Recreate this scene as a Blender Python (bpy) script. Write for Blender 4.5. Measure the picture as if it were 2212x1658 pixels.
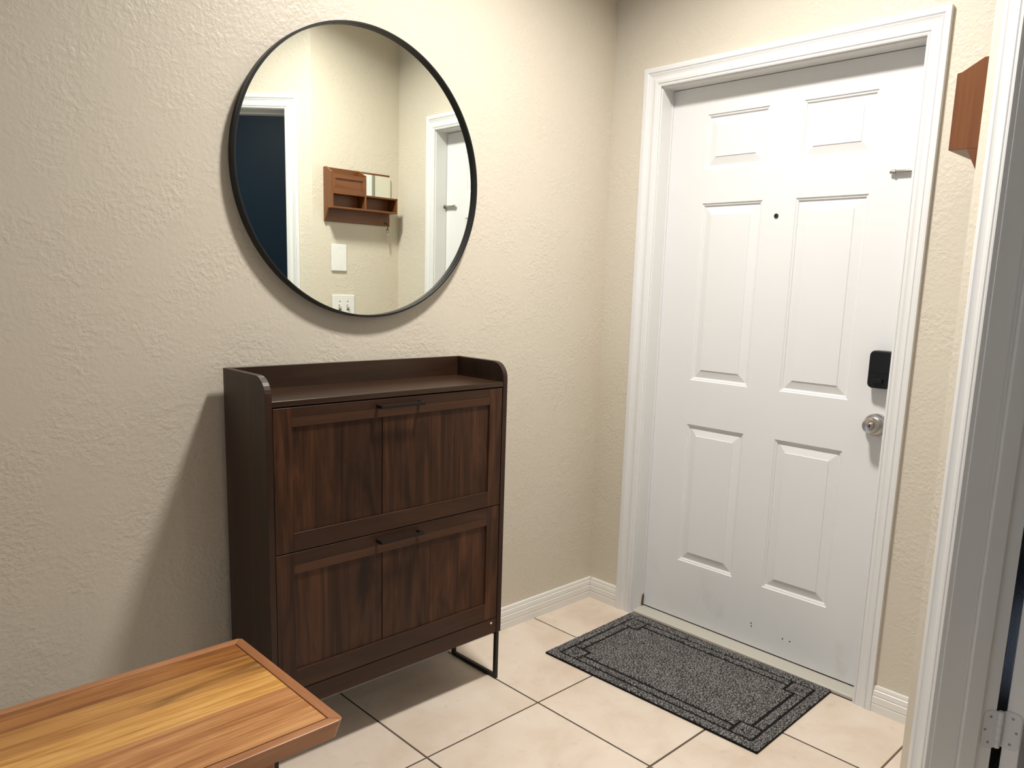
import bpy, bmesh, math, random
import numpy as np
from mathutils import Vector, Matrix
random.seed(5); rng = np.random.default_rng(5)
for o in list(bpy.data.objects): bpy.data.objects.remove(o)
scene = bpy.context.scene
COL = scene.collection
PI = math.pi

# ------------------------------------------------------------ camera
def rot_from(yaw, pitch, roll):
    y, p, r = (math.radians(v) for v in (yaw, pitch, roll))
    fw = Vector((math.cos(y)*math.cos(p), math.sin(y)*math.cos(p), math.sin(p)))
    rt = Vector((math.sin(y), -math.cos(y), 0)); up = rt.cross(fw)
    r2 = rt*math.cos(r)+up*math.sin(r); u2 = -rt*math.sin(r)+up*math.cos(r)
    return Matrix((r2, u2, -fw)).transposed()
FPX = 1672.18
cd = bpy.data.cameras.new('camera'); cam = bpy.data.objects.new('camera', cd); COL.objects.link(cam)
cam.location = (-2.4554, -2.0571, 1.3193)
cam.rotation_euler = rot_from(45.6944, -9.7541, 1.8371).to_euler()
cd.sensor_fit = 'HORIZONTAL'; cd.sensor_width = 36; cd.lens = 36*FPX/2212
cd.shift_x = -19.22/2212; cd.shift_y = 73.0/2212
cd.clip_start = .02
scene.camera = cam

# ------------------------------------------------------------ world, exposure, added fill light
scene.view_settings.view_transform = 'Standard'
scene.view_settings.look = 'None'
scene.view_settings.gamma = 1
scene.view_settings.use_curve_mapping = False
scene.view_settings.exposure = 0.1
w = bpy.data.worlds.new('world'); scene.world = w; w.use_nodes = True
w.node_tree.nodes['Background'].inputs[0].default_value = (.62, .75, 1, 1)
w.node_tree.nodes['Background'].inputs[1].default_value = .6
LAMP_POWER = 36
LAMP_SPREAD = 145
LAMP_COL = (1.0, .962, .915)
NAVY_FILL = 62
def area(name, loc, rot, sx, sy, power, col):
    l = bpy.data.lights.new(name, 'AREA'); l.shape = 'RECTANGLE'; l.size = sx; l.size_y = sy
    l.energy = power; l.color = col
    o = bpy.data.objects.new(name, l); COL.objects.link(o); o.location = loc; o.rotation_euler = rot
    return o
# cool fill light added at a made-up window behind the camera (added_window_1, at x=-5.5)
area('window_fill', (-5.42, -.85, 1.35), (0, -PI/2, 0), 2.0, 1.2, 17, (.64, .80, 1.0))

# ------------------------------------------------------------ materials
def nmat(name):
    m = bpy.data.materials.new(name); m.use_nodes = True
    nt = m.node_tree; b = nt.nodes['Principled BSDF']
    return m, nt, b
def N(nt, typ, **kw):
    n = nt.nodes.new(typ)
    for k, v in kw.items():
        if hasattr(n, k): setattr(n, k, v)
    return n
def ramp(nt, fac, stops, interp='LINEAR'):
    r = nt.nodes.new('ShaderNodeValToRGB'); r.color_ramp.interpolation = interp
    el = r.color_ramp.elements
    el[0].position, el[0].color = stops[0][0], (*stops[0][1], 1)
    el[1].position, el[1].color = stops[1][0], (*stops[1][1], 1)
    for p, c in stops[2:]:
        e = el.new(p); e.color = (*c, 1)
    nt.links.new(fac, r.inputs['Fac']); return r.outputs['Color']
def coords(nt, kind='Object', scale=(1, 1, 1), rnd=0.0):
    tc = N(nt, 'ShaderNodeTexCoord'); mp = N(nt, 'ShaderNodeMapping')
    mp.inputs['Scale'].default_value = scale
    nt.links.new(tc.outputs[kind], mp.inputs['Vector'])
    if rnd:
        oi = N(nt, 'ShaderNodeObjectInfo'); mul = N(nt, 'ShaderNodeMath', operation='MULTIPLY')
        mul.inputs[1].default_value = rnd; nt.links.new(oi.outputs['Random'], mul.inputs[0])
        nt.links.new(mul.outputs[0], mp.inputs['Location'])
    return mp.outputs['Vector']
def noise(nt, vec, scale, detail=3, rough=.5, dist=0.):
    n = N(nt, 'ShaderNodeTexNoise'); n.inputs['Scale'].default_value = scale
    n.inputs['Detail'].default_value = detail; n.inputs['Roughness'].default_value = rough
    n.inputs['Distortion'].default_value = dist
    nt.links.new(vec, n.inputs['Vector']); return n.outputs['Fac']
def bump(nt, b, h, strength, dist):
    bp = N(nt, 'ShaderNodeBump'); bp.inputs['Strength'].default_value = strength
    bp.inputs['Distance'].default_value = dist
    nt.links.new(h, bp.inputs['Height']); nt.links.new(bp.outputs[0], b.inputs['Normal'])
def mix(nt, a, c, f, mode='MIX'):
    m = N(nt, 'ShaderNodeMix', data_type='RGBA', blend_type=mode)
    for s, v in ((m.inputs[6], a), (m.inputs[7], c)):
        if isinstance(v, tuple): s.default_value = (*v, 1)
        else: nt.links.new(v, s)
    if isinstance(f, float): m.inputs[0].default_value = f
    else: nt.links.new(f, m.inputs[0])
    return m.outputs[2]

def mat_plaster(name, col, strength=.32, rough=.40):
    m, nt, b = nmat(name)
    v = coords(nt)
    n1 = noise(nt, v, 88, 2, .5, .25); n1b = noise(nt, v, 38, 2.5, .5, .4)
    n2 = noise(nt, v, 210, 2, .5)
    n3 = noise(nt, v, 7, 2, .5)
    h1 = mix(nt, ramp(nt, n1, [(.40, (0, 0, 0)), (.62, (1, 1, 1))]), ramp(nt, n1b, [(.47, (0, 0, 0)), (.60, (1, 1, 1))]), .42)
    dens = ramp(nt, n3, [(.36, (.25, .25, .25)), (.62, (1, 1, 1))])
    h = mix(nt, mix(nt, h1, dens, 1.0, 'MULTIPLY'), n2, .10)
    big = noise(nt, v, 3, 2)
    c = mix(nt, tuple(x*.97 for x in col), tuple(min(1, x*1.03) for x in col), big)
    nt.links.new(c, b.inputs['Base Color'])
    b.inputs['Roughness'].default_value = rough
    b.inputs['Specular IOR Level'].default_value = .42
    bump(nt, b, h, strength, .0032)
    return m
def mat_paint(name, col, rough=.35, grain=None, bstr=.05):
    m, nt, b = nmat(name)
    v = coords(nt, scale=grain or (1, 1, 1))
    n = noise(nt, v, 160 if not grain else 60, 3)
    big = noise(nt, coords(nt), 6, 4)
    c = mix(nt, tuple(x*.965 for x in col), col, big)
    nt.links.new(c, b.inputs['Base Color'])
    b.inputs['Roughness'].default_value = rough
    bump(nt, b, n, bstr, .001)
    return m
def mat_wood(name, axis, stops, rough=.35, fine=1.0, streak=1.0, rnd=40., knots=None, spec=.5, vary=0., dist=1.2, kt=.60):
    """grain runs along axis 0/1/2"""
    m, nt, b = nmat(name)
    s = [9.0]*3; s[axis] = .9
    v = coords(nt, scale=tuple(x*streak for x in s), rnd=rnd)
    n1 = noise(nt, v, 1.5, 4, .55, dist)
    s2 = [90.0]*3; s2[axis] = 2.4
    v2 = coords(nt, scale=s2, rnd=rnd)
    n2 = noise(nt, v2, 1.6, 3, .6, .3)
    mx = N(nt, 'ShaderNodeMix', data_type='FLOAT'); mx.inputs[0].default_value = .30*fine
    nt.links.new(n1, mx.inputs[2]); nt.links.new(n2, mx.inputs[3])
    c = ramp(nt, mx.outputs[0], stops)
    if knots:
        v3 = coords(nt, scale=tuple(4.2 if i != axis else 1.1 for i in range(3)), rnd=rnd*.37)
        kn = noise(nt, v3, 1.7, 3, .5, 1.6)
        f = ramp(nt, kn, [(kt, (0, 0, 0)), (kt+.13, (1, 1, 1))])
        c = mix(nt, c, knots, f)
    if vary:
        oi = N(nt, 'ShaderNodeObjectInfo'); mr = N(nt, 'ShaderNodeMapRange')
        mr.inputs[3].default_value = 1-vary; mr.inputs[4].default_value = 1+vary*.7
        nt.links.new(oi.outputs['Random'], mr.inputs[0])
        hs = N(nt, 'ShaderNodeHueSaturation'); nt.links.new(mr.outputs[0], hs.inputs['Value']); nt.links.new(c, hs.inputs['Color'])
        c = hs.outputs['Color']
    nt.links.new(c, b.inputs['Base Color'])
    b.inputs['Roughness'].default_value = rough
    b.inputs['Specular IOR Level'].default_value = spec
    bump(nt, b, n2, .08, .001)
    return m
def mat_plain(name, col, rough=.4, metal=0., spec=.5):
    m, nt, b = nmat(name)
    v = coords(nt); n = noise(nt, v, 90, 3)
    c = mix(nt, tuple(x*.94 for x in col), col, n)
    nt.links.new(c, b.inputs['Base Color'])
    b.inputs['Roughness'].default_value = rough; b.inputs['Metallic'].default_value = metal
    b.inputs['Specular IOR Level'].default_value = spec
    return m
def mat_emit(name, col, s):
    m, nt, b = nmat(name)
    b.inputs['Base Color'].default_value = (.9, .9, .88, 1)
    b.inputs['Emission Color'].default_value = (*col, 1); b.inputs['Emission Strength'].default_value = s
    return m

WALLC = (.63, .572, .470)
M = {}
M['wall'] = mat_plaster('beige_textured_wall', WALLC)
M['ceiling'] = mat_plaster('white_textured_ceiling', (.84, .82, .78), .4, .6)
M['navy'] = mat_paint('navy_wall_paint', (.032, .078, .150), .5)
M['white'] = mat_paint('white_semi_gloss_paint', (.755, .75, .735), .32)
M['door'] = mat_paint('white_door_paint', (.75, .748, .738), .38)
m = M['door']; nt = m.node_tree; b = nt.nodes['Principled BSDF']
src = b.inputs['Base Color'].links[0].from_socket
tc = N(nt, 'ShaderNodeTexCoord'); sx = N(nt, 'ShaderNodeSeparateXYZ'); nt.links.new(tc.outputs['Object'], sx.inputs[0])
low = N(nt, 'ShaderNodeMapRange'); low.inputs[1].default_value = .26; low.inputs[2].default_value = .02
nt.links.new(sx.outputs['Z'], low.inputs[0])
sm = ramp(nt, noise(nt, coords(nt, scale=(1, 1, .6)), 9, 5, .62), [(.56, (0, 0, 0)), (.74, (.35, .35, .35))])
fm = N(nt, 'ShaderNodeMath', operation='MULTIPLY'); nt.links.new(low.outputs[0], fm.inputs[0]); nt.links.new(sm, fm.inputs[1])
nt.links.new(mix(nt, src, (.42, .40, .37), fm.outputs[0]), b.inputs['Base Color'])
M['base'] = mat_paint('white_baseboard_paint', (.78, .76, .71), .35, grain=(1, 1, 12), bstr=.12)
M['grout'] = mat_plain('dark_grout', (.105, .078, .058), .9)
m, nt, b = nmat('cream_ceramic_tile'); M['tile'] = m
v = coords(nt, rnd=30.)
n1 = noise(nt, v, 5.5, 5, .55, .4); n2 = noise(nt, v, 26, 4, .6)
c = ramp(nt, n1, [(.30, (.60, .49, .385)), (.50, (.67, .57, .47)), (.72, (.72, .63, .53))])
f2 = ramp(nt, n2, [(.60, (0, 0, 0)), (.80, (.55, .55, .55))])
c = mix(nt, c, (.50, .385, .27), f2)
nt.links.new(c, b.inputs['Base Color']); b.inputs['Roughness'].default_value = .36
bump(nt, b, n2, .05, .001)
M['sill'] = mat_paint('grey_beige_threshold', (.50, .475, .41), .5, grain=(60, 1, 1), bstr=.2)
DARK = [(.28, (.011, .0046, .0020)), (.44, (.031, .0118, .0048)), (.58, (.062, .0235, .0098)), (.74, (.100, .041, .018))]
DK = [(.28, (.013, .0056, .0026)), (.5, (.030, .0128, .0060)), (.72, (.052, .0225, .0110))]
M['walnut_z'] = mat_wood('dark_walnut_upright_grain', 2, DARK, .42, knots=(.013, .0052, .0024), spec=.3, vary=.22, dist=2.6)
M['walnut_x'] = mat_wood('dark_walnut_level_grain', 0, DK, .36)
M['walnut_side'] = mat_wood('dark_walnut_side_grain', 2, DK, .44, spec=.35)
M['walnut_top'] = mat_wood('dark_walnut_top_grain', 0, DK, .30)
M['walnut_rail'] = mat_wood('walnut_rail_grain', 0, [(.3, (.022, .0092, .0043)), (.55, (.042, .0175, .0085)), (.75, (.072, .031, .016))], .42, spec=.3)
M['walnut_pale'] = mat_wood('walnut_pale_rail', 0, [(.3, (.040, .0165, .008)), (.55, (.068, .029, .0145)), (.75, (.098, .043, .023))], .42, spec=.3)
M['black'] = mat_plain('black_powder_coat', (.007, .0065, .0065), .42, 0., .35)
M['bronze'] = mat_plain('dark_bronze_handle', (.018, .012, .010), .35, .4)
M['shadow_gap'] = mat_plain('gap_shade_black', (.008, .005, .004), .8)  # shade of the door gaps put into the colour
AC = dict(
    red=[(.30, (.10, .034, .008)), (.46, (.25, .090, .022)), (.58, (.36, .150, .042)), (.72, (.47, .22, .07))],
    tan=[(.30, (.17, .062, .014)), (.46, (.37, .165, .040)), (.58, (.48, .235, .066)), (.72, (.62, .34, .105))],
    gold=[(.30, (.34, .140, .030)), (.44, (.54, .265, .066)), (.56, (.68, .38, .115)), (.72, (.80, .49, .17))],
    pink=[(.30, (.22, .078, .022)), (.44, (.40, .175, .060)), (.56, (.53, .26, .100)), (.72, (.64, .36, .15))],
    edge=[(.28, (.22, .085, .033)), (.5, (.38, .165, .070)), (.74, (.50, .25, .12))])
for k, s in AC.items():
    M['acacia_'+k] = mat_wood('acacia_'+k, 0, s, .34, knots=(.06, .022, .007) if k in ('tan', 'red') else None, fine=1.5 if k != 'edge' else 1., kt=.585, dist=2.2)
M['acacia_end'] = mat_wood('acacia_end_rail', 1, AC['edge'], .34)
M['rack'] = mat_wood('reddish_stained_wood', 2, [(.3, (.075, .0215, .0055)), (.5, (.150, .050, .0125)), (.75, (.215, .079, .023))], .38)
M['rack_x'] = mat_wood('reddish_stained_wood_level', 0, [(.3, (.075, .0215, .0055)), (.5, (.150, .050, .0125)), (.75, (.215, .079, .023))], .38)
M['nickel'] = mat_plain('satin_nickel', (.52, .49, .46), .33, 1.)
M['dark_metal'] = mat_plain('dark_tarnished_metal', (.10, .085, .07), .35, .9)
M['lock'] = mat_plain('black_lock_plastic', (.006, .006, .0065), .30, 0., .4)
M['plate'] = mat_plain('white_switch_plastic', (.80, .79, .76), .3)
M['hinge'] = mat_paint('painted_hinge', (.66, .66, .66), .4)
M['rubber'] = mat_plain('black_rubber', (.009, .0085, .0085), .8, 0., .12)
M['screw'] = mat_plain('painted_screw', (.28, .28, .28), .4)
M['torn'] = mat_plain('torn_brown_weatherstrip', (.10, .055, .03), .9)
M['brown_floor'] = mat_wood('brown_board_floor', 0, [(.3, (.07, .045, .03)), (.7, (.13, .09, .06))], .5)
m, nt, b = nmat('silvered_mirror'); M['mirror'] = m
b.inputs['Base Color'].default_value = (.885, .93, .875, 1); b.inputs['Metallic'].default_value = 1; b.inputs['Roughness'].default_value = 0.0
m, nt, b = nmat('grey_carpet_pile'); M['pile'] = m
v = coords(nt)
n1 = noise(nt, v, 190, 2, .6, .4); n2 = noise(nt, v, 28, 2)
mm = N(nt, 'ShaderNodeMix', data_type='FLOAT'); mm.inputs[0].default_value = .10
nt.links.new(n1, mm.inputs[2]); nt.links.new(n2, mm.inputs[3])
c = ramp(nt, mm.outputs[0], [(.38, (.014, .013, .013)), (.48, (.060, .057, .055)), (.60, (.26, .25, .24))])
nt.links.new(c, b.inputs['Base Color']); b.inputs['Roughness'].default_value = .95
b.inputs['Specular IOR Level'].default_value = .1
bump(nt, b, n1, .6, .003)

# ------------------------------------------------------------ mesh helpers
class MB:
    def __init__(s): s.v = []; s.f = []
    def add(s, vs, fs):
        o = len(s.v); s.v += [tuple(p) for p in vs]; s.f += [tuple(i+o for i in f) for f in fs]; return s
    def box(s, x0, x1, y0, y1, z0, z1):
        x0, x1 = sorted((x0, x1)); y0, y1 = sorted((y0, y1)); z0, z1 = sorted((z0, z1))
        return s.add([(x0, y0, z0), (x1, y0, z0), (x1, y1, z0), (x0, y1, z0), (x0, y0, z1), (x1, y0, z1), (x1, y1, z1), (x0, y1, z1)],
                     [(0, 3, 2, 1), (4, 5, 6, 7), (0, 1, 5, 4), (1, 2, 6, 5), (2, 3, 7, 6), (3, 0, 4, 7)])
    def prism(s, poly, h, fn):
        """poly: 2d loop; fn(u,v,t) -> xyz; t in (0,h)"""
        n = len(poly)
        vs = [fn(u, v, 0) for u, v in poly]+[fn(u, v, h) for u, v in poly]
        fs = [tuple(range(n-1, -1, -1)), tuple(range(n, 2*n))]+[(i, (i+1) % n, n+(i+1) % n, n+i) for i in range(n)]
        return s.add(vs, fs)
    def lathe(s, prof, org, ax, seg=32):
        """prof: (r, t) along axis ax from org"""
        ax = Vector(ax).normalized(); a = ax.orthogonal().normalized(); b = ax.cross(a); org = Vector(org)
        vs = []; fs = []
        for r, t in prof:
            for k in range(seg):
                p = 2*PI*k/seg; vs.append(org+ax*t+(a*math.cos(p)+b*math.sin(p))*r)
        for i in range(len(prof)-1):
            for k in range(seg):
                k2 = (k+1) % seg; fs.append((i*seg+k, i*seg+k2, (i+1)*seg+k2, (i+1)*seg+k))
        fs.append(tuple(range(seg-1, -1, -1))); fs.append(tuple((len(prof)-1)*seg+k for k in range(seg)))
        return s.add(vs, fs)
    def tube(s, pts, r, seg=12):
        pts = [Vector(p) for p in pts]; vs = []; fs = []; n = len(pts); a = None
        for i, p in enumerate(pts):
            d = (pts[min(i+1, n-1)]-pts[max(i-1, 0)]).normalized()
            a = d.orthogonal().normalized() if a is None else (a-d*a.dot(d)).normalized()
            b = d.cross(a)
            for k in range(seg):
                q = 2*PI*k/seg; vs.append(p+(a*math.cos(q)+b*math.sin(q))*r)
        for i in range(n-1):
            for k in range(seg):
                k2 = (k+1) % seg; fs.append((i*seg+k, i*seg+k2, (i+1)*seg+k2, (i+1)*seg+k))
        fs.append(tuple(range(seg-1, -1, -1))); fs.append(tuple((n-1)*seg+k for k in range(seg)))
        return s.add(vs, fs)
def wloc(o):
    p = Vector((0, 0, 0))
    while o: p += o.location; o = o.parent
    return p
def obj(name, mb, mat, parent=None, bev=0., smooth=False, seg=2, loc=None):
    org = wloc(parent) if parent else Vector((0, 0, 0))
    here = org
    off = Vector((0, 0, 0))
    if loc is not None:
        off = Vector(loc)-org; here = Vector(loc)
    me = bpy.data.meshes.new(name); me.from_pydata([Vector(v)-here for v in mb.v], [], mb.f); me.update()
    bm = bmesh.new(); bm.from_mesh(me); bmesh.ops.recalc_face_normals(bm, faces=bm.faces); bm.to_mesh(me); bm.free()
    me.materials.append(M[mat] if isinstance(mat, str) else mat)
    o = bpy.data.objects.new(name, me); COL.objects.link(o); o.location = off
    if parent: o.parent = parent
    if smooth:
        for p in me.polygons: p.use_smooth = True
        try: me.set_sharp_from_angle(angle=math.radians(35))
        except Exception: pass
    if bev:
        bv = o.modifiers.new('bevel', 'BEVEL'); bv.width = bev; bv.segments = seg; bv.limit_method = 'ANGLE'; bv.angle_limit = math.radians(40)
    return o
def tag(o, label, cat, group=None, kind=None):
    if label: o['label'] = label
    if cat: o['category'] = cat
    if group: o['group'] = group
    if kind: o['kind'] = kind
    return o
def thing(name, loc, label, cat, group=None, kind=None):
    o = bpy.data.objects.new(name, None); o.empty_display_size = .1; COL.objects.link(o); o.location = loc
    return tag(o, label, cat, group, kind)
def rrect(x0, x1, y0, y1, r, seg=6):
    pts = []
    for cx, cy, a0 in ((x1-r, y1-r, 0), (x0+r, y1-r, 90), (x0+r, y0+r, 180), (x1-r, y0+r, 270)):
        for k in range(seg+1):
            a = math.radians(a0+90*k/seg); pts.append((cx+r*math.cos(a), cy+r*math.sin(a)))
    return pts

# ------------------------------------------------------------ key dimensions
CEIL = 2.76
D = .0676; YJ = -.2370; YR = -1.1494; ZS = .0187; ZH = 2.0487      # entry door plane, jambs, sill, head
CO_L, CO_R, CO_T = -.1581, -1.2127, 2.1214
W = 1.4686; EX = -.5034
AL = math.radians(225.454)
DR = Vector((math.cos(AL), math.sin(AL), 0)); NN = Vector((-DR.y, DR.x, 0))
if NN.dot(Vector((-1, 1, 0))) < 0: NN = -NN
E0 = Vector((EX, -W, 0))
def P(s, dep, z):                      # along the angled wall, depth away from the hall, height
    return E0+DR*s-NN*dep+Vector((0, 0, z))
BH = .0875
SEND = 1.62                            # end of the angled wall
CS = P(SEND, 0, 0)

# ------------------------------------------------------------ shell
def structure(name, mb, mat, label, cat, **k):
    return tag(obj(name, mb, mat, **k), label, cat, None, 'structure')
structure('wall_left', MB().box(-5.6, .14, 0, .12, 0, CEIL), 'wall', 'long beige textured wall carrying the round mirror', 'wall')
mb = MB().box(0, .14, YJ+.018, 0, 0, CEIL).box(0, .14, -W-.115, YR-.018, 0, CEIL).box(0, .14, YR-.018, YJ+.018, ZH+.018, CEIL)
structure('wall_right', mb, 'wall', 'beige textured wall around the white entry door', 'wall')
TH = .115
def quadwall(mb, a, b, c, d, z0, z1):   # plan quad
    mb.prism([(p[0], p[1]) for p in (a, b, c, d)], z1-z0, lambda u, v, t: (u, v, z0+t)); return mb
# rack wall: its free end is cut on the mitre with the angled wall
mit = E0-(NN+Vector((0, 1, 0))).normalized()*TH/math.cos(math.radians(22.6))
structure('wall_back', quadwall(MB(), (0, -W), (EX, -W), (mit.x, mit.y), (0, mit.y), 0, CEIL), 'wall', 'short beige wall piece holding the reddish wooden wall organizer', 'wall')
NDO, CW = .0623, .062                   # casing of the angled doorway
SJ = NDO+CW+.004; SJ2 = SJ+.765; ZH2 = 2.1665-CW-.004
mb = MB()
quadwall(mb, P(0, 0, 0), P(SJ-.018, 0, 0), P(SJ-.018, TH, 0), mit, 0, CEIL)
quadwall(mb, P(SJ-.018, 0, 0), P(SJ2+.018, 0, 0), P(SJ2+.018, TH, 0), P(SJ-.018, TH, 0), ZH2+.018, CEIL)
quadwall(mb, P(SJ2+.018, 0, 0), P(SEND, 0, 0), P(SEND, TH, 0), P(SJ2+.018, TH, 0), 0, CEIL)
structure('wall_angled', mb, 'wall', 'beige wall turned 45 degrees around the open inner doorway', 'wall')
structure('wall_front', quadwall(MB(), (CS.x, CS.y), (-5.6, CS.y), (-5.6, CS.y-.12), (CS.x-.0, CS.y-.12), 0, CEIL), 'wall', 'beige hall wall behind the camera', 'wall')
mb = MB().box(-5.6, -5.5, CS.y, -1.5, 0, CEIL).box(-5.6, -5.5, -.2, 0, 0, CEIL).box(-5.6, -5.5, -1.5, -.2, 0, .35).box(-5.6, -5.5, -1.5, -.2, 2.35, CEIL)
structure('wall_rear', mb, 'wall', 'far hall wall with the added window, behind the camera', 'wall')
win = thing('added_window_1', (-5.55, -.85, .35), 'added white framed window at the far end of the hall', 'window', kind='structure')  # unseen window, added to give the fill light a source
mb = MB().box(-5.58, -5.52, -1.5, -1.44, .35, 2.35).box(-5.58, -5.52, -.26, -.2, .35, 2.35).box(-5.58, -5.52, -1.44, -.26, .35, .41).box(-5.58, -5.52, -1.44, -.26, 2.29, 2.35).box(-5.57, -5.53, -.87, -.83, .41, 2.29)
obj('added_window_frame', mb, 'white', win)
structure('ceiling', quadwall(MB(), (.14, .12), (-5.6, .12), (-5.6, -4.9), (1.7, -4.9), CEIL, CEIL+.06), 'ceiling', 'white ceiling above the entry hall', 'ceiling')
# floor: grout bed with single tiles on it
T = .4439; GX, GY = -.3484, -.4726
fl = MB(); quadwall(fl, (.14, .0), (-5.5, 0.), (-5.5, CS.y), (0.14, CS.y), -.05, -.0025)
floor = structure('floor', fl, 'grout', 'floor of cream ceramic tiles with thin dark grout joints', 'floor')
g = .0028
tm = {}
for i in range(-1, 9):
    for j in range(-1, 4):
        x1 = GX-(i-1)*T-T; x0 = x1-T; y1 = GY-(j-1)*T-T; y0 = y1-T
        x1c, y1c, x0c, y0c = min(x1-g, -.001), min(y1-g, -.001), x0+g, max(y0+g, -2.6)
        if abs(y1+.0287) < .002: y1c = -.001
        if y1 > -.01: continue
        if x1c-x0c < .02 or y1c-y0c < .02: continue
        if x0c > -.02 or y0c > -.02: continue
        # skip tiles beyond the angled wall
        c = Vector(((x0c+x1c)/2, (y0c+y1c)/2, 0))-E0
        if c.dot(NN) < -.62 and y1c < -W: continue
        key = (round(x1c-x0c, 4), round(y1c-y0c, 4)); dz = random.uniform(-.0004, .0004)
        L = ((x0c+x1c)/2, (y0c+y1c)/2, -.0025)
        if key not in tm:
            o = obj('floor_tile', MB().box(x0c, x1c, y0c, y1c, -.0025, 0), 'tile', floor, bev=.0012, seg=1, loc=L)
            tm[key] = o
        else:
            o = tm[key].copy(); COL.objects.link(o); o.location = Vector(L); 
        o.location.z += dz

# room behind the inner doorway
NAV = [(1.15, -1.62), P(SEND, TH, 0)[:2]]
far1 = P(SEND, 2.3, 0); far2 = P(.05, 2.3, 0)
mb = MB(); quadwall(mb, far1, far2, P(.05, 2.4, 0), P(SEND, 2.4, 0), 0, CEIL)
structure('wall_far', mb, 'navy', 'navy blue wall of the room seen through the doorway in the mirror', 'wall')
mb = MB(); quadwall(mb, P(SEND, TH, 0), far1, P(SEND+.1, 2.4, 0), P(SEND+.1, TH, 0), 0, CEIL)
structure('wall_south', mb, 'navy', 'navy side wall of the dark room beyond the doorway', 'wall')
mb = MB(); quadwall(mb, far2, (1.5, -1.5), (1.6, -1.5), P(-.08, 2.4, 0), 0, CEIL)
structure('wall_east', mb, 'navy', 'navy end wall of the dark room beyond the doorway', 'wall')
mb = MB(); quadwall(mb, (0.14, -1.5), (1.6, -1.5), (1.6, -1.585), (.14, -1.585), 0, CEIL)
structure('wall_north', mb, 'navy', 'navy wall behind the open inner door', 'wall')
mb = MB(); quadwall(mb, P(-.4, .06, 0), P(SEND, .06, 0), P(SEND, 2.4, 0), P(-.9, 2.4, 0), -.05, -.001)
structure('floor_inner', mb, 'brown_floor', 'brown board floor of the dark room beyond the doorway', 'floor')

# ------------------------------------------------------------ baseboards
BP = [(0, 0), (.014, 0), (.014, .026), (.0125, .028), (.0125, .030), (.014, .032), (.0135, .052), (.0115, .054), (.0115, .056), (.0125, .058), (.011, .072), (.0085, .074), (.0085, .076), (.009, .078), (.007, .0865), (.004, BH), (0, BH)]
structure('baseboard_left', MB().prism(BP, 5.0, lambda u, v, t: (-t, -u, v)), 'base', 'white moulded baseboard along the mirror wall behind the shoe cabinet', 'baseboard')
structure('baseboard_right', MB().prism(BP, .1581-.014, lambda u, v, t: (-u, -.014-t, v)), 'base', 'short white baseboard between room corner and door casing', 'baseboard')
structure('baseboard_right', MB().prism(BP, W-1.2127, lambda u, v, t: (-u, CO_R-t, v)), 'base', 'short white baseboard right of the entry door casing', 'baseboard')
structure('baseboard_back', MB().prism(BP, -EX-.014, lambda u, v, t: (-.014-t, -W+u, v)), 'base', 'white baseboard under the wall organizer, hidden behind the wall corner', 'baseboard')

# ------------------------------------------------------------ door casings
CP = [(0, .010), (.06, .012), (.10, .012), (.13, .0095), (.17, .0135), (.30, .0145), (.40, .0125), (.50, .0125), (.60, .0145), (.66, .0165), (.70, .0135), (.76, .0175), (.92, .0175), (1.0, .0165)]
def casing(root, li, lo, ri, ro, ti, to, fn, mat='white', legs='LHR'):
    """li/lo inner/outer edge of left leg along wall; fn(a, proud, z)"""
    pf = [(0, 0)]+CP+[(1, 0)]
    lerp = lambda a, b, u: a+(b-a)*u
    n = len(pf)
    fs = [(i, i+1, n+i+1, n+i) for i in range(n-1)]
    def strip(name, A, B):
        mb = MB().add([fn(*A(u, d)) for u, d in pf]+[fn(*B(u, d)) for u, d in pf], fs+[tuple(range(n)), tuple(range(2*n-1, n-1, -1))])
        obj(name, mb, mat, root)
    if 'L' in legs: strip('casing_leg', lambda u, d: (lerp(li, lo, u), d, .0), lambda u, d: (lerp(li, lo, u), d, lerp(ti, to, u)))
    if 'R' in legs: strip('casing_leg', lambda u, d: (lerp(ri, ro, u), d, .0), lambda u, d: (lerp(ri, ro, u), d, lerp(ti, to, u)))
    strip('casing_head', lambda u, d: (lerp(li, lo, u), d, lerp(ti, to, u)), lambda u, d: (lerp(ri, ro, u), d, lerp(ti, to, u)))
tr = thing('trim_1', (0, (YJ+YR)/2, 0), 'white moulded casing and deep jamb around the entry door', 'door frame', kind='structure')
casing(tr, YJ+.004, CO_L, YR-.004, CO_R, ZH+.004, CO_T, lambda a, d, z: (-d, a, z))
obj('jamb', MB().box(-.001, .139, YJ, YJ+.018, 0, ZH+.018), 'white', tr)
obj('jamb', MB().box(-.001, .139, YR-.018, YR, 0, ZH+.018), 'white', tr)
obj('head_jamb', MB().box(-.001, .139, YR, YJ, ZH, ZH+.018), 'white', tr)
obj('weatherstrip', MB().box(D-.006, D-.001, YJ-.004, YJ, .06, ZH), 'door', tr)
mb = MB().prism([(D-.012, .022), (D-.004, .018), (D-.002, .060), (D-.005, .072), (D-.008, .050)], .005, lambda u, v, t: (u, YJ-.0005-t, v))
obj('torn_weatherstrip', mb, 'torn', tr)
si = thing('trim_2', (.05, (YJ+YR)/2, 0), 'grey beige door sill between the doormat and the entry door', 'threshold', kind='structure')
obj('sill', MB().prism([(.003, 0), (.139, 0), (.139, ZS-.004), (D-.004, ZS-.003), (.012, .0135), (.003, .010)], YJ-YR, lambda u, v, t: (u, YR+t, v)), 'sill', si, bev=.001, seg=1)
obj('sweep', MB().box(D+.004, D+.04, YR+.004, YJ-.004, ZS-.0035, ZS+.001), 'rubber', si)

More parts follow.
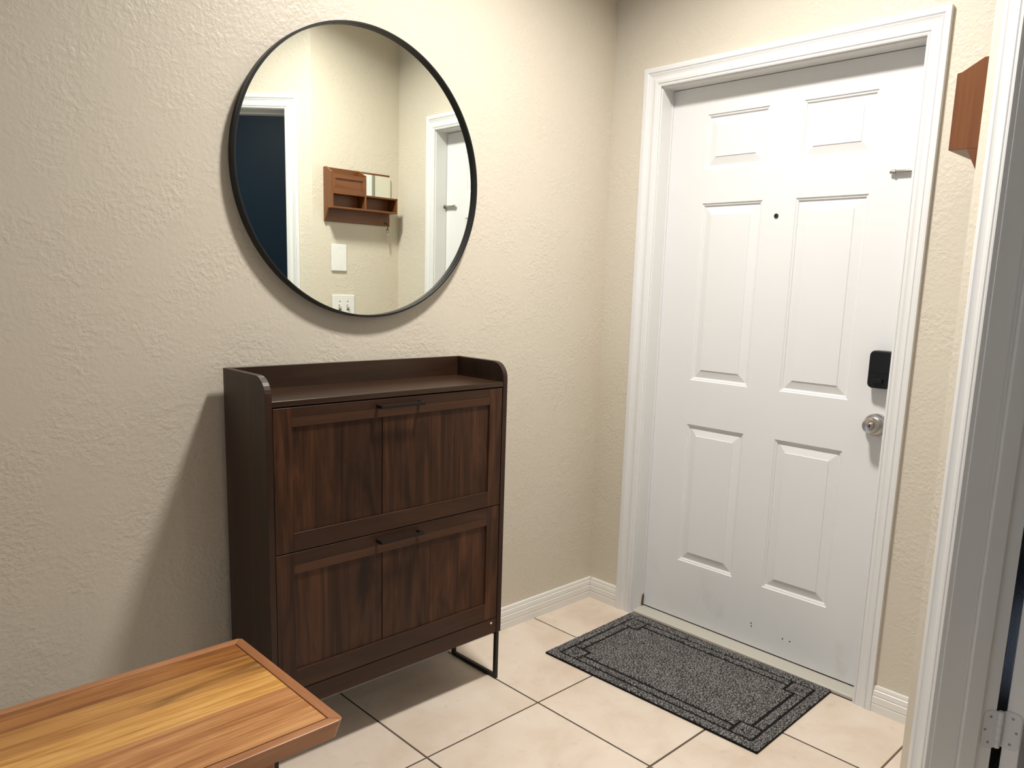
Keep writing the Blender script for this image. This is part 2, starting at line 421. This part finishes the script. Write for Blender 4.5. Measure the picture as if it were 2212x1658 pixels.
# ------------------------------------------------------------ entry door (six raised panels)
dr = thing('door_1', (D+.02, (YJ+YR)/2, ZS), 'white six-panel entry door with black lock and nickel knob', 'door', kind='structure')
PY = [(-.3931, -.6358), (-.7597, -1.0019)]
PZ = [(1.755, 1.946), (.9804, 1.6345), (.2588, .8093)]
DY0, DY1 = YR+.002, YJ-.002; DZ0, DZ1 = ZS+.002, ZH-.002
ys = sorted([DY0, DY1]+[a for p in PY for a in p]); zs = sorted([DZ0, DZ1]+[a for p in PZ for a in p])
mb = MB()
for i in range(len(ys)-1):
    for j in range(len(zs)-1):
        if i in (1, 3) and j in (1, 3, 5): continue
        mb.add([(D, ys[i], zs[j]), (D, ys[i+1], zs[j]), (D, ys[i+1], zs[j+1]), (D, ys[i], zs[j+1])], [(0, 1, 2, 3)])
mb.box(D+.012, D+.044, DY0, DY1, DZ0, DZ1)
for (ya, za, yb, zb) in ((DY0, DZ0, DY0, DZ1), (DY1, DZ0, DY1, DZ1), (DY0, DZ0, DY1, DZ0), (DY0, DZ1, DY1, DZ1)):
    mb.add([(D, ya, za), (D, yb, zb), (D+.012, yb, zb), (D+.012, ya, za)], [(0, 1, 2, 3)])
obj('door_slab', mb, 'door', dr)
RING = [(0, 0), (.003, .0035), (.0075, .0045), (.0095, .0085), (.013, .0095), (.041, .0028), (.0425, .0005)]
for (y1, y0) in PY:
    for (z0, z1) in PZ:
        vs = []; fs = []
        for ins, dep in RING:
            vs += [(D+dep, y0+ins, z0+ins), (D+dep, y1-ins, z0+ins), (D+dep, y1-ins, z1-ins), (D+dep, y0+ins, z1-ins)]
        for r in range(len(RING)-1):
            for k in range(4): fs.append((4*r+k, 4*r+(k+1) % 4, 4*r+4+(k+1) % 4, 4*r+4+k))
        fs.append(tuple(4*(len(RING)-1)+k for k in range(4)))
        obj('raised_panel', MB().add(vs, fs), 'door', dr)
X = (-1, 0, 0)
ky, kz = -1.103, .915
kn = obj('door_knob', MB().lathe([(.0355, 0), (.0358, .012), (.0350, .018), (.0315, .0225), (.0235, .0245), (.0215, .0265), (.0235, .0295), (.0252, .036), (.0258, .044), (.0250, .0525), (.0238, .0565), (.0222, .0582), (.017, .0560), (.0105, .0535)], (D, ky, kz), X, 48), 'nickel', dr, smooth=True)
tag(kn, 'round satin nickel knob', None)
kc = obj('key_cylinder', MB().lathe([(.0095, 0), (.0095, .0035), (.0085, .0042)], (D-.0533, ky, kz), X, 24), 'nickel', kn, smooth=True)
obj('keyhole', MB().box(D-.0579, D-.0571, ky-.0012, ky+.0012, kz-.005, kz+.005).lathe([(.0028, 0), (.0028, .0009)], (D-.0571, ky, kz), X, 12), 'black', kn)
obj('pin_hole', MB().lathe([(.0025, 0), (.0025, .004)], (D-.010, ky-.0340, kz+.010), (-.1, -1, .28), 10), 'black', kn)
fn = lambda u, v, t: (D-t, u, v)
lk = obj('smart_lock', MB().prism(rrect(-1.143, -1.071, 1.033, 1.151, .016), .034, fn), 'lock', dr, bev=.004, seg=3)
tag(lk, 'black plastic electronic deadbolt', None)
obj('lock_cover', MB().prism(rrect(-1.140, -1.074, 1.082, 1.148, .013), .0025, lambda u, v, t: (D-.0335-t, u, v)), 'lock', lk, bev=.001)
obj('thumb_turn', MB().prism(rrect(-1.121, -1.093, 1.052, 1.064, .0055), .013, lambda u, v, t: (D-.033-t, u, v)), 'lock', lk, bev=.002)
ph = obj('peephole', MB().lathe([(.0080, 0), (.0080, .0025), (.0065, .004), (.0045, .004), (.0045, .002)], (D, -.694, 1.579), X, 24), 'dark_metal', dr, smooth=True)
obj('peephole_lens', MB().lathe([(.0044, 0), (.0044, .0012), (.002, .0022)], (D-.002, -.694, 1.579), X, 16), 'lock', ph, smooth=True)
for (y, z) in ((-.731, .108), (-.733, .097), (-.858, .092), (-.886, .092)):
    obj('screw_hole', MB().lathe([(.0024, 0), (.0024, .0006)], (D, y, z), X, 10), 'black', dr)
# swing bar that crosses from jamb to door
bx = .0575
bar = thing('door_bar', (bx, YR, 1.693), 'small nickel security bar reaching from the jamb over the entry door', 'door lock')
obj('bar_rod', MB().lathe([(.0050, 0), (.0056, .003), (.0056, .068), (.0044, .070), (.0044, .076), (.0054, .077), (.0054, .086), (.004, .088)], (bx, YR-.002, 1.693), (0, 1, 0), 20), 'nickel', bar, smooth=True)
obj('bar_ring', MB().lathe([(.0075, 0), (.0082, .0015), (.0082, .0055), (.0075, .007)], (bx, YR+.069, 1.693), (0, 1, 0), 20), 'nickel', bar, smooth=True)
obj('bar_collar', MB().lathe([(.0085, 0), (.0085, .006), (.007, .008)], (bx, YR-.0005, 1.693), (0, 1, 0), 20), 'dark_metal', bar, smooth=True)

# ------------------------------------------------------------ inner doorway casing, jamb and opened door
def PW(a, d, z): return P(a, -d, z)
t3 = thing('trim_3', P((SJ+SJ2)/2, 0, 0), 'white moulded casing and jamb of the open inner doorway at right', 'door frame', kind='structure')
casing(t3, SJ-.004, NDO, SJ2+.004, SJ2+.004+CW, ZH2+.004, 2.1665, PW)
JD = .137
def lbox(mb, s0, s1, d0, d1, z0, z1):
    vs = [P(s, d, z) for z in (z0, z1) for s, d in ((s0, d0), (s1, d0), (s1, d1), (s0, d1))]
    return mb.add(vs, [(0, 3, 2, 1), (4, 5, 6, 7), (0, 1, 5, 4), (1, 2, 6, 5), (2, 3, 7, 6), (3, 0, 4, 7)])
obj('jamb', lbox(MB(), SJ-.018, SJ, -.001, JD, 0, ZH2+.018), 'white', t3, bev=.001, seg=1)
obj('jamb', lbox(MB(), SJ2, SJ2+.018, -.001, JD, 0, ZH2+.018), 'white', t3, bev=.001, seg=1)
obj('head_jamb', lbox(MB(), SJ, SJ2, -.001, JD, ZH2, ZH2+.018), 'white', t3)
obj('door_stop', lbox(MB(), SJ, SJ+.011, .057, .097, 0, ZH2), 'white', t3, bev=.0025)
obj('door_stop', lbox(MB(), SJ2-.011, SJ2, .057, .097, 0, ZH2), 'white', t3, bev=.0025)
obj('door_stop', lbox(MB(), SJ+.011, SJ2-.011, .057, .097, ZH2-.011, ZH2), 'white', t3, bev=.0025)
# back casing on the dark-room side
# opened leaf
PIN = (SJ+.002, JD+.009)
PHI = math.radians(135)
d2 = thing('door_2', P(PIN[0], PIN[1], .01), 'white inner door swung open into the dark room at right', 'door', kind='structure')
def LP(a, b, z):
    """door leaf frame: a along leaf from the pin, b thickness measured towards the hall when closed"""
    s = PIN[0]+a*math.cos(PHI)+b*math.sin(PHI)
    dd = PIN[1]+a*math.sin(PHI)-b*math.cos(PHI)
    return P(s, dd, z)
def leafbox(mb, a0, a1, b0, b1, z0, z1):
    vs = [LP(a, b, z) for z in (z0, z1) for a, b in ((a0, b0), (a1, b0), (a1, b1), (a0, b1))]
    return mb.add(vs, [(0, 3, 2, 1), (4, 5, 6, 7), (0, 1, 5, 4), (1, 2, 6, 5), (2, 3, 7, 6), (3, 0, 4, 7)])
obj('door_slab', leafbox(MB(), .013, .764, .008, .043, .012, ZH2-.004), 'door', d2, bev=.0015, seg=1)
for hz in (.292, 1.06, 1.86):
    h0, h1 = hz, hz+.092
    hg = obj('hinge', MB().prism(rrect(-.001, .0, 0, 1, .0001, 1), .0, lambda u, v, t: P(PIN[0], PIN[1], h0)) if False else
             MB().lathe([(.0048, 0), (.0064, .002), (.0064, .018), (.0058, .0185), (.0064, .019), (.0064, .036), (.0058, .0365), (.0064, .037), (.0064, .055), (.0058, .0555), (.0064, .056), (.0064, .073), (.0058, .0735), (.0064, .074), (.0064, .090), (.0048, .092)], P(PIN[0], PIN[1], h0), (0, 0, 1), 20), 'hinge', d2, smooth=True)
    # leaf on the jamb (in the jamb plane) and leaf on the door edge
    lf = rrect(.0, .038, h0+.001, h1-.001, .012)
    lf = [(u if u > .014 else max(u, 0), v) for u, v in lf]
    obj('hinge_leaf', MB().prism(rrect(-.006, .036, h0, h1, .013), .0022, lambda u, v, t: P(SJ+t, PIN[1]-.002-u, v)), 'hinge', hg)
    obj('hinge_leaf', MB().prism(rrect(-.004, .038, h0, h1, .013), .0022, lambda u, v, t: LP(.013-t, .003+u, v)), 'hinge', hg)
    obj('hinge_web', leafbox(MB(), .001, .0135, -.0012, .0010, h0+.004, h1-.004), 'hinge', hg)
    for (u, v) in ((.020, .014), (.030, .046), (.020, .078)):
        obj('screw', MB().lathe([(.0032, 0), (.0032, .0008)], P(SJ+.0022, PIN[1]-.002-u, h0+v), tuple(DR), 10), 'screw', hg)
        nrm = LP(0, 0, 0)-LP(1, 0, 0)
        obj('screw', MB().lathe([(.0032, 0), (.0032, .0008)], LP(.0108, .003+u, h0+v), tuple(nrm), 10), 'screw', hg)

# ------------------------------------------------------------ round mirror
MX, MZ, MR = -1.1307, 1.6235, .4168
mi = thing('round_mirror', (MX, 0, MZ), 'large round wall mirror with thin black metal frame', 'mirror')
mb = MB(); seg = 160
prof = [(MR, .0), (MR, -.029), (MR-.0010, -.030), (MR-.0055, -.030), (MR-.0065, -.029), (MR-.0065, -.004), (MR-.0065, .0)]
vs = []; fs = []
for r, y in prof:
    for k in range(seg):
        a = 2*PI*k/seg; vs.append((MX+r*math.cos(a), y-.001, MZ+r*math.sin(a)))
n = len(prof)
for i in range(n):
    for k in range(seg):
        fs.append((i*seg+k, i*seg+(k+1) % seg, ((i+1) % n)*seg+(k+1) % seg, ((i+1) % n)*seg+k))
obj('mirror_frame', mb.add(vs, fs), 'black', mi, smooth=True)
obj('mirror_glass', MB().lathe([(MR-.0063, 0), (MR-.0063, .012)], (MX, -.005, MZ), (0, -1, 0), seg), 'mirror', mi)

# ------------------------------------------------------------ shoe cabinet
CL, CR, CF, CBK = -1.5953, -.7803, -.2755, -.035
CT, CSH, CSL, CG, CB, CB2 = 1.0763, 1.0139, .9992, .6128, .1707, .2255
cab = thing('shoe_cabinet', ((CL+CR)/2, (CF+CBK)/2, 0), 'dark walnut shoe cabinet with two flip-down doors under the round mirror', 'cabinet')
def side_poly():
    r = .052; p = [(CBK, CB), (CF, CB)]
    for k in range(0, 9):
        a = math.radians(180-90*k/8); p.append((CF+r+r*math.cos(a), CT-r+r*math.sin(a)))
    p.append((CBK, CT)); return p
ts = .018
obj('side_panel', MB().prism(side_poly(), ts, lambda u, v, t: (CL+t, u, v)), 'walnut_side', cab, bev=.0008, seg=1)
obj('side_panel', MB().prism(side_poly(), ts, lambda u, v, t: (CR-ts+t, u, v)), 'walnut_side', cab, bev=.0008, seg=1)
obj('back_panel', MB().box(CL+ts, CR-ts, CBK-.012, CBK, CB, CT), 'walnut_x', cab, bev=.0006, seg=1)
obj('top_board', MB().box(CL+ts, CR-ts, CF+.001, CBK-.012, CSL, CSH), 'walnut_top', cab, bev=.0006, seg=1)
obj('bottom_board', MB().box(CL+ts, CR-ts, CF+.025, CBK-.012, CB+.004, CB+.02), 'walnut_x', cab)
obj('bottom_rail', MB().box(CL+ts, CR-ts, CF+.003, CF+.025, CB, CB2-.002), 'walnut_rail', cab, bev=.0008, seg=1)
obj('gap_shade_board', MB().box(CL+ts, CR-ts, CF+.026, CF+.032, CB+.02, CSL), 'shadow_gap', cab)  # near-black sheet behind the doors, paints the gaps as shade
def cab_door(z0, z1, pz0, pz1, hz):
    xl, xr = CL+ts+.002, CR-ts-.002; yf, yb = CF+.002, CF+.022
    sl, sr = -1.524, -.852; seam = -1.2485
    dpt = .0055
    root = obj('flip_door', MB().box(xl, xr, yf+.012, yb, z0, z1), 'walnut_z', cab)
    obj('stile', MB().box(xl, sl, yf, yf+.012, z0, z1), 'walnut_z', root, bev=.0005, seg=1)
    obj('stile', MB().box(sr, xr, yf, yf+.012, z0, z1), 'walnut_z', root, bev=.0005, seg=1)
    obj('rail', MB().box(sl, sr, yf, yf+.012, z0, pz0), 'walnut_rail', root, bev=.0005, seg=1)
    obj('rail', MB().box(sl, sr, yf+.0004, yf+.012, pz1, pz1+.0255), 'walnut_pale', root, bev=.0004, seg=1)
    obj('rail', MB().box(sl, sr, yf, yf+.012, pz1+.0255, z1), 'walnut_rail', root, bev=.0004, seg=1)
    e = [sl, -1.40, seam, -1.075, -.965, sr]
    for a, b_ in zip(e[:-1], e[1:]):
        gp = .0011 if b_ == seam or a == seam else .0
        obj('panel_board', MB().box(a+gp*(a == seam), b_-gp*(b_ == seam), yf+dpt, yf+.012, pz0, pz1), 'walnut_z', root, bev=.0008 if gp > .001 else 0, seg=1)
    hx0, hx1 = -1.272, -1.122; yo = yf-.024
    mbh = MB().box(hx0, hx1, yo-.004, yo+.004, hz-.005, hz+.005)
    mbh.box(hx0, hx0+.009, yo+.003, yf+.001, hz-.005, hz+.005).box(hx1-.009, hx1, yo+.003, yf+.001, hz-.005, hz+.005)
    tag(obj('handle', mbh, 'bronze', root, bev=.0012), 'slim dark metal bar handle', None)
cab_door(CG+.0015, CSL-.004, .664, .945, .977)
cab_door(CB2+.001, CG-.0015, .283, .552, .590)
obj('cam_cap', MB().lathe([(.0036, 0), (.0036, .0015), (.002, .0018)], (-.822, CF+.003, .2095), (0, -1, 0), 16), 'plate', cab)
tt = .013
for xa in (CL+.003, CR-.003-tt):
    mbl = MB()
    mbl.box(xa, xa+tt, CF+.004, CF+.004+tt, 0, CB).box(xa, xa+tt, CBK-tt-.002, CBK-.002, 0, CB)
    mbl.box(xa, xa+tt, CF+.004+tt, CBK-tt-.002, 0, tt).box(xa, xa+tt, CF+.004+tt, CBK-tt-.002, CB-tt, CB)
    obj('leg_frame', mbl, 'black', cab, bev=.001, seg=1)

# ------------------------------------------------------------ bench (acacia slab, only its right end in view)
BZ, BT = .45, .040
BX1, BX0 = -1.697, -2.85; BY1, BY0 = -.326, -.800
be = thing('bench', ((BX0+BX1)/2, (BY0+BY1)/2, 0), 'honey coloured wooden bench with striped plank top and routed border', 'bench')
fw = .0235; gv = .0022
def border(mb_poly, name, mat): return obj(name, MB().prism(mb_poly, BT, lambda u, v, t: (u-(.009 if t == 0 and u > BX1-fw*.9 else 0), v+(.009 if t == 0 and v < BY0+fw*.9 else 0)-(.009 if t == 0 and v > BY1-fw*.9 else 0), BZ-BT+t)), mat, be, bev=.002, seg=2)
r = .012
# rim pieces, rounded outer corners
border([(BX0+fw, BY0), (BX1-r, BY0)]+[(BX1-r+r*math.sin(math.radians(a)), BY0+r-r*math.cos(math.radians(a))) for a in (22.5, 45)]+[(BX1-fw, BY0+fw), (BX0+fw, BY0+fw)], 'rim', 'acacia_edge')
border([(BX0+fw, BY1-fw), (BX1-fw, BY1-fw)]+[(BX1-r+r*math.sin(math.radians(a)), BY1-r+r*math.cos(math.radians(a))) for a in (45, 22.5)]+[(BX1-r, BY1), (BX0+fw, BY1)], 'rim', 'acacia_edge')
border([(BX1-fw, BY0+fw)]+[(BX1-r+r*math.sin(math.radians(a)), BY0+r-r*math.cos(math.radians(a))) for a in (45, 67.5, 90)]+[(BX1-r+r*math.sin(math.radians(a)), BY1-r+r*math.cos(math.radians(a))) for a in (90, 67.5, 45)]+[(BX1-fw, BY1-fw)], 'end_rim', 'acacia_end')
border([(BX0, BY0), (BX0+fw, BY0), (BX0+fw, BY1), (BX0, BY1)], 'end_rim', 'acacia_end')
edges = [BY1-fw-gv, -.424, -.521, -.611, BY0+fw+gv]
for a, b_, mt in zip(edges[:-1], edges[1:], ('red', 'tan', 'gold', 'pink')):
    obj('plank', MB().box(BX0+fw+gv, BX1-fw-gv, b_+.0002, a-.0002, BZ-BT+.004, BZ-.0005), 'acacia_'+mt, be, bev=.0005, seg=1)
obj('under_board', MB().box(BX0+.03, BX1-.03, BY0+.03, BY1-.03, BZ-BT-.004, BZ-BT+.005), 'acacia_edge', be)
for x in (BX0+.10, BX1-.16):
    for y in (BY0+.06, BY1-.06):
        obj('leg', MB().prism([(x-.03, y-.02), (x+.03, y-.02), (x+.03, y+.02), (x-.03, y+.02)], BZ-BT, lambda u, v, t: (u, v, t)), 'acacia_edge', be, bev=.003)
obj('stretcher', MB().box(BX0+.13, BX1-.19, (BY0+BY1)/2-.012, (BY0+BY1)/2+.012, .30, .36), 'acacia_edge', be)

# ------------------------------------------------------------ doormat
MXc, MYc = -.2660, -.6657; MW, ML = .5137, .835
mat_rot = math.radians(1.45)
ma = thing('doormat', (MXc, MYc, 0), 'charcoal grey doormat with bordered pile and corner squares before the door', 'doormat')
ma.rotation_euler = (0, 0, mat_rot)
hx, hy = MW/2, ML/2
def mobj(name, mb, mat, **k):
    me_o = obj(name, mb, mat, None, **k); me_o.parent = ma; return me_o
RBT = .0070
mobj('rubber_base', MB().box(-hx, hx, -hy, hy, .0004, RBT), 'rubber', bev=.001, seg=1)
def pile(name, x0, x1, y0, y1, hole=None, cut=(), h=.0104, st=.0034):
    """a patch of looped pile: a grid with uneven heights whose rim falls to the rubber"""
    nx = max(3, int(round((x1-x0)/st))); ny = max(3, int(round((y1-y0)/st)))
    xs = np.linspace(x0, x1, nx+1); yy = np.linspace(y0, y1, ny+1)
    X_, Y_ = np.meshgrid(xs, yy, indexing='ij')
    Z = h+rng.normal(0, .0008, X_.shape)
    jx = rng.normal(0, .0006, X_.shape); jy = rng.normal(0, .0006, X_.shape)
    Z[0, :] = Z[-1, :] = .0052; Z[:, 0] = Z[:, -1] = RBT
    if hole:
        for hx0, hx1, hy0, hy1 in hole:
            msk = (X_ > hx0) & (X_ < hx1) & (Y_ > hy0) & (Y_ < hy1); Z[msk] = RBT+.0003
    dead = np.zeros(X_.shape, bool)
    for cx0, cx1, cy0, cy1 in cut:
        m_ = (X_ > cx0-1e-6) & (X_ < cx1+1e-6) & (Y_ > cy0-1e-6) & (Y_ < cy1+1e-6); dead |= m_; Z[m_] = RBT
    V = np.stack([X_+jx*.8, Y_+jy*.8, Z], -1).reshape(-1, 3)
    i, j = np.meshgrid(np.arange(nx), np.arange(ny), indexing='ij')
    a = (i*(ny+1)+j).ravel()
    F = np.stack([a, a+ny+1, a+ny+2, a+1], 1)
    F = F[~dead.ravel()[F].all(1)]
    me = bpy.data.meshes.new(name); me.from_pydata(V.tolist(), [], F.tolist()); me.materials.append(M['pile'])
    for p in me.polygons: p.use_smooth = True
    o = bpy.data.objects.new(name, me); COL.objects.link(o); o.parent = ma
    return o
b1, b2, b3, b4, sq = .0345, .0440, .0725, .0825, .1100
# outer border (four strips), inner border strips, corner squares, centre field
e_ = .0015
pile('outer_pile_border', -hx+e_, hx-e_, -hy+e_, hy-e_, cut=[(-hx+b1, hx-b1, -hy+b1, hy-b1)])
pile('inner_pile_border', -hx+b2, -hx+b3, -hy+sq+.010, hy-sq-.006); pile('inner_pile_border', hx-b3, hx-b2, -hy+sq+.010, hy-sq-.006)
pile('inner_pile_border', -hx+sq+.010, hx-sq-.006, -hy+b2, -hy+b3); pile('inner_pile_border', -hx+sq+.010, hx-sq-.006, hy-b3, hy-b2)
for sx in (-1, 1):
    for sy in (-1, 1):
        xa, xb = sorted((sx*(hx-b2), sx*(hx-sq))); ya, yb = sorted((sy*(hy-b2), sy*(hy-sq)))
        xc, yc = (xa+xb)/2, (ya+yb)/2; q = .0150; q2 = .0058
        holes = [(xc-q, xc+q, yc-q, yc-q2), (xc-q, xc+q, yc+q2, yc+q), (xc-q, xc-q2, yc-q, yc+q)]
        pile('corner_square', xa, xb, ya, yb, cut=holes)
s6 = sq+.010
pile('pile_field', -hx+b4, hx-b4, -hy+b4, hy-b4,
     cut=[(sx*(hx-s6/2)-s6/2, sx*(hx-s6/2)+s6/2, sy*(hy-s6/2)-s6/2, sy*(hy-s6/2)+s6/2) for sx in (-1, 1) for sy in (-1, 1)])

# ------------------------------------------------------------ wall organizer with key hook (on the short wall)
RX0, RX1 = -.4436, -.0625; RD = .0787; RT, RB, RBB, RS = 1.8532, 1.6574, 1.5962, 1.7325
yw = -W+.0015
ra = thing('wall_organizer', ((RX0+RX1)/2, yw, RBB), 'reddish brown wooden wall organizer with cubbies and a tiny mirror beside the door', 'organizer')
obj('back_board', MB().box(RX0+.009, RX1, yw, yw+.008, RBB, RT), 'rack_x', ra, bev=.0008, seg=1)
FT = 1.826
spoly = [(yw, RB), (yw+RD, RB), (yw+RD, FT), (yw+.87*RD, FT+.002), (yw+.32*RD, RT), (yw, RT)]
obj('side_panel', MB().prism(spoly, .009, lambda u, v, t: (RX0+t, u, v)), 'rack', ra, bev=.0008, seg=1)
obj('bracket', MB().prism([(yw, RB), (yw+.040, RB), (yw+.010, RBB), (yw, RBB)], .009, lambda u, v, t: (RX0+t, u, v)), 'rack', ra, bev=.0008, seg=1)
xm = (RX0+RX1)/2
spoly2 = [(yw+.008, RB+.008), (yw+RD, RB+.008), (yw+RD, FT), (yw+.87*RD, FT+.002), (yw+.32*RD, RT-.004), (yw+.008, RT-.004)]
obj('divider', MB().prism(spoly2, .009, lambda u, v, t: (xm-.0045+t, u, v)), 'rack', ra, bev=.0008, seg=1)
obj('end_panel', MB().box(RX1-.009, RX1, yw+.008, yw+RD, RB, RS), 'rack', ra, bev=.0008, seg=1)
obj('bottom_board', MB().box(RX0+.009, RX1-.009, yw+.008, yw+RD, RB, RB+.008), 'rack_x', ra, bev=.0008, seg=1)
obj('shelf', MB().box(RX0+.009, xm-.0045, yw+.008, yw+RD, RS-.008, RS), 'rack_x', ra, bev=.0008, seg=1)
obj('shelf', MB().box(xm+.0045, RX1, yw+.008, yw+RD, RS-.008, RS), 'rack_x', ra, bev=.0008, seg=1)
yF = yw+RD
fx0, fx1 = RX0+.009, xm-.0045
obj('letter_front', MB().box(fx0, fx1, yF-.010, yF, RS, RS+.016).box(fx0, fx1, yF-.010, yF, 1.797, 1.817).box(fx0, fx0+.013, yF-.010, yF, RS+.016, 1.797).box(fx1-.013, fx1, yF-.010, yF, RS+.016, 1.797), 'rack_x', ra, bev=.0008, seg=1)
obj('letter_panel', MB().box(fx0+.013, fx1-.013, yF-.009, yF-.005, RS+.016, 1.797), 'rack_x', ra)
obj('small_mirror', MB().box(xm+.008, RX1+.001, yw+.0085, yw+.0125, RS+.006, RT-.010), 'mirror', ra)
hk = obj('key_hook', MB().tube([(-.088, yw+.008, 1.612), (-.088, yw+.022, 1.606), (-.088, yw+.030, 1.594), (-.088, yw+.031, 1.582), (-.088, yw+.026, 1.577), (-.088, yw+.019, 1.580)], .0024, 8), 'dark_metal', ra, smooth=True)
obj('hook_plate', MB().lathe([(.008, 0), (.008, .002), (.005, .003)], (-.088, yw+.008, 1.612), (0, 1, 0), 16), 'dark_metal', hk)
ke = thing('key', (-.088, yw+.026, 1.575), 'small metal key hanging from the hook under the wall organizer', 'key')
obj('key_ring', MB().tube([(-.088+.007*math.sin(a), yw+.0255, 1.5705+.0085*math.cos(a)) for a in np.linspace(0, 2*PI, 18)], .001, 6), 'dark_metal', ke, smooth=True)
obj('key_blade', MB().lathe([(.009, 0), (.009, .002)], (-.086, yw+.0245, 1.553), (0, 1, 0), 18).box(-.089, -.083, yw+.0245, yw+.0265, 1.508, 1.546).box(-.083, -.0805, yw+.0245, yw+.0265, 1.512, 1.518).box(-.083, -.081, yw+.0245, yw+.0265, 1.523, 1.530), 'nickel', ke)

# switch plates under it (seen in the mirror)
def plate(name, x0, x1, z0, z1, label, cat):
    t = thing(name, ((x0+x1)/2, yw, z0), label, cat)
    obj('cover_plate', MB().box(x0, x1, yw, yw+.006, z0, z1), 'plate', t, bev=.003, seg=3); return t
pb = plate('blank_plate', -.405, -.319, 1.358, 1.489, 'plain white blank wall plate below the wall organizer', 'wall plate')
for z in (1.375, 1.472):
    obj('screw', MB().lathe([(.003, 0), (.003, .0008)], (-.362, yw+.006, z), (0, 1, 0), 10), 'plate', pb)
sw = plate('light_switch', -.402, -.274, 1.110, 1.240, 'white double toggle light switch below the blank wall plate', 'switch')
for x in (-.361, -.315):
    tg = obj('toggle', MB().prism([(yw+.006, 1.168), (yw+.006, 1.186), (yw+.017, 1.189), (yw+.018, 1.182)], .009, lambda u, v, t: (x-.0045+t, u, v)), 'plate', sw, bev=.0008)
    obj('toggle_slot', MB().box(x-.0065, x+.0065, yw+.006, yw+.0064, 1.162, 1.190), 'dark_metal', sw)
    for z in (1.143, 1.207): obj('screw', MB().lathe([(.003, 0), (.003, .0008)], (x, yw+.006, z), (0, 1, 0), 10), 'dark_metal', sw)

# ------------------------------------------------------------ ceiling downlight and added fill lamp
def dome(x, y, rad, strength, col, label):  # made-up lamp, added to brighten the navy room
    t = thing('fill_lamp', (x, y, CEIL), label, 'lamp')
    obj('fill_lamp_base', MB().lathe([(rad*1.06, 0), (rad*1.06, .03), (rad*1.0, .035)], (x, y, CEIL), (0, 0, -1), 40), 'white', t, smooth=True)
    pr = [(rad*math.cos(a), .035+rad*.22*math.sin(a)) for a in np.linspace(0, PI/2*.97, 9)]
    mt = mat_emit('fill_lamp_glow', col, strength)
    obj('fill_lamp_shade', MB().lathe(pr, (x, y, CEIL), (0, 0, -1), 40), mt, t, smooth=True)
def downlight(x, y, rad, power, col, label):
    """recessed downlight: trim ring, reflector cone and its own lamp, beam narrowed by the reflector"""
    t = thing('ceiling_downlight', (x, y, CEIL), label, 'lamp')
    obj('trim_ring', MB().lathe([(rad+.002, .0), (rad+.028, .001), (rad+.030, .004), (rad+.024, .007), (rad+.002, .005)], (x, y, CEIL), (0, 0, -1), 48), 'white', t, smooth=True)
    obj('lens', MB().lathe([(rad+.001, 0), (rad+.001, .004)], (x, y, CEIL), (0, 0, -1), 48), mat_emit('lit_lens', col, 42.0), t)
    l = bpy.data.lights.new('lamp', 'AREA'); l.shape = 'DISK'; l.size = rad*2; l.energy = power; l.color = col; l.spread = math.radians(LAMP_SPREAD)
    o = bpy.data.objects.new('lamp', l); COL.objects.link(o); o.parent = t; o.location = (0, 0, -.010)
downlight(-.89, -.85, .11, LAMP_POWER, LAMP_COL, 'white recessed ceiling downlight above the entry hall')
c = P(1.2, 1.2, 0)
dome(c.x, c.y, .10, NAVY_FILL, (1, .9, .75), 'added unseen dome lamp brightening the navy room')
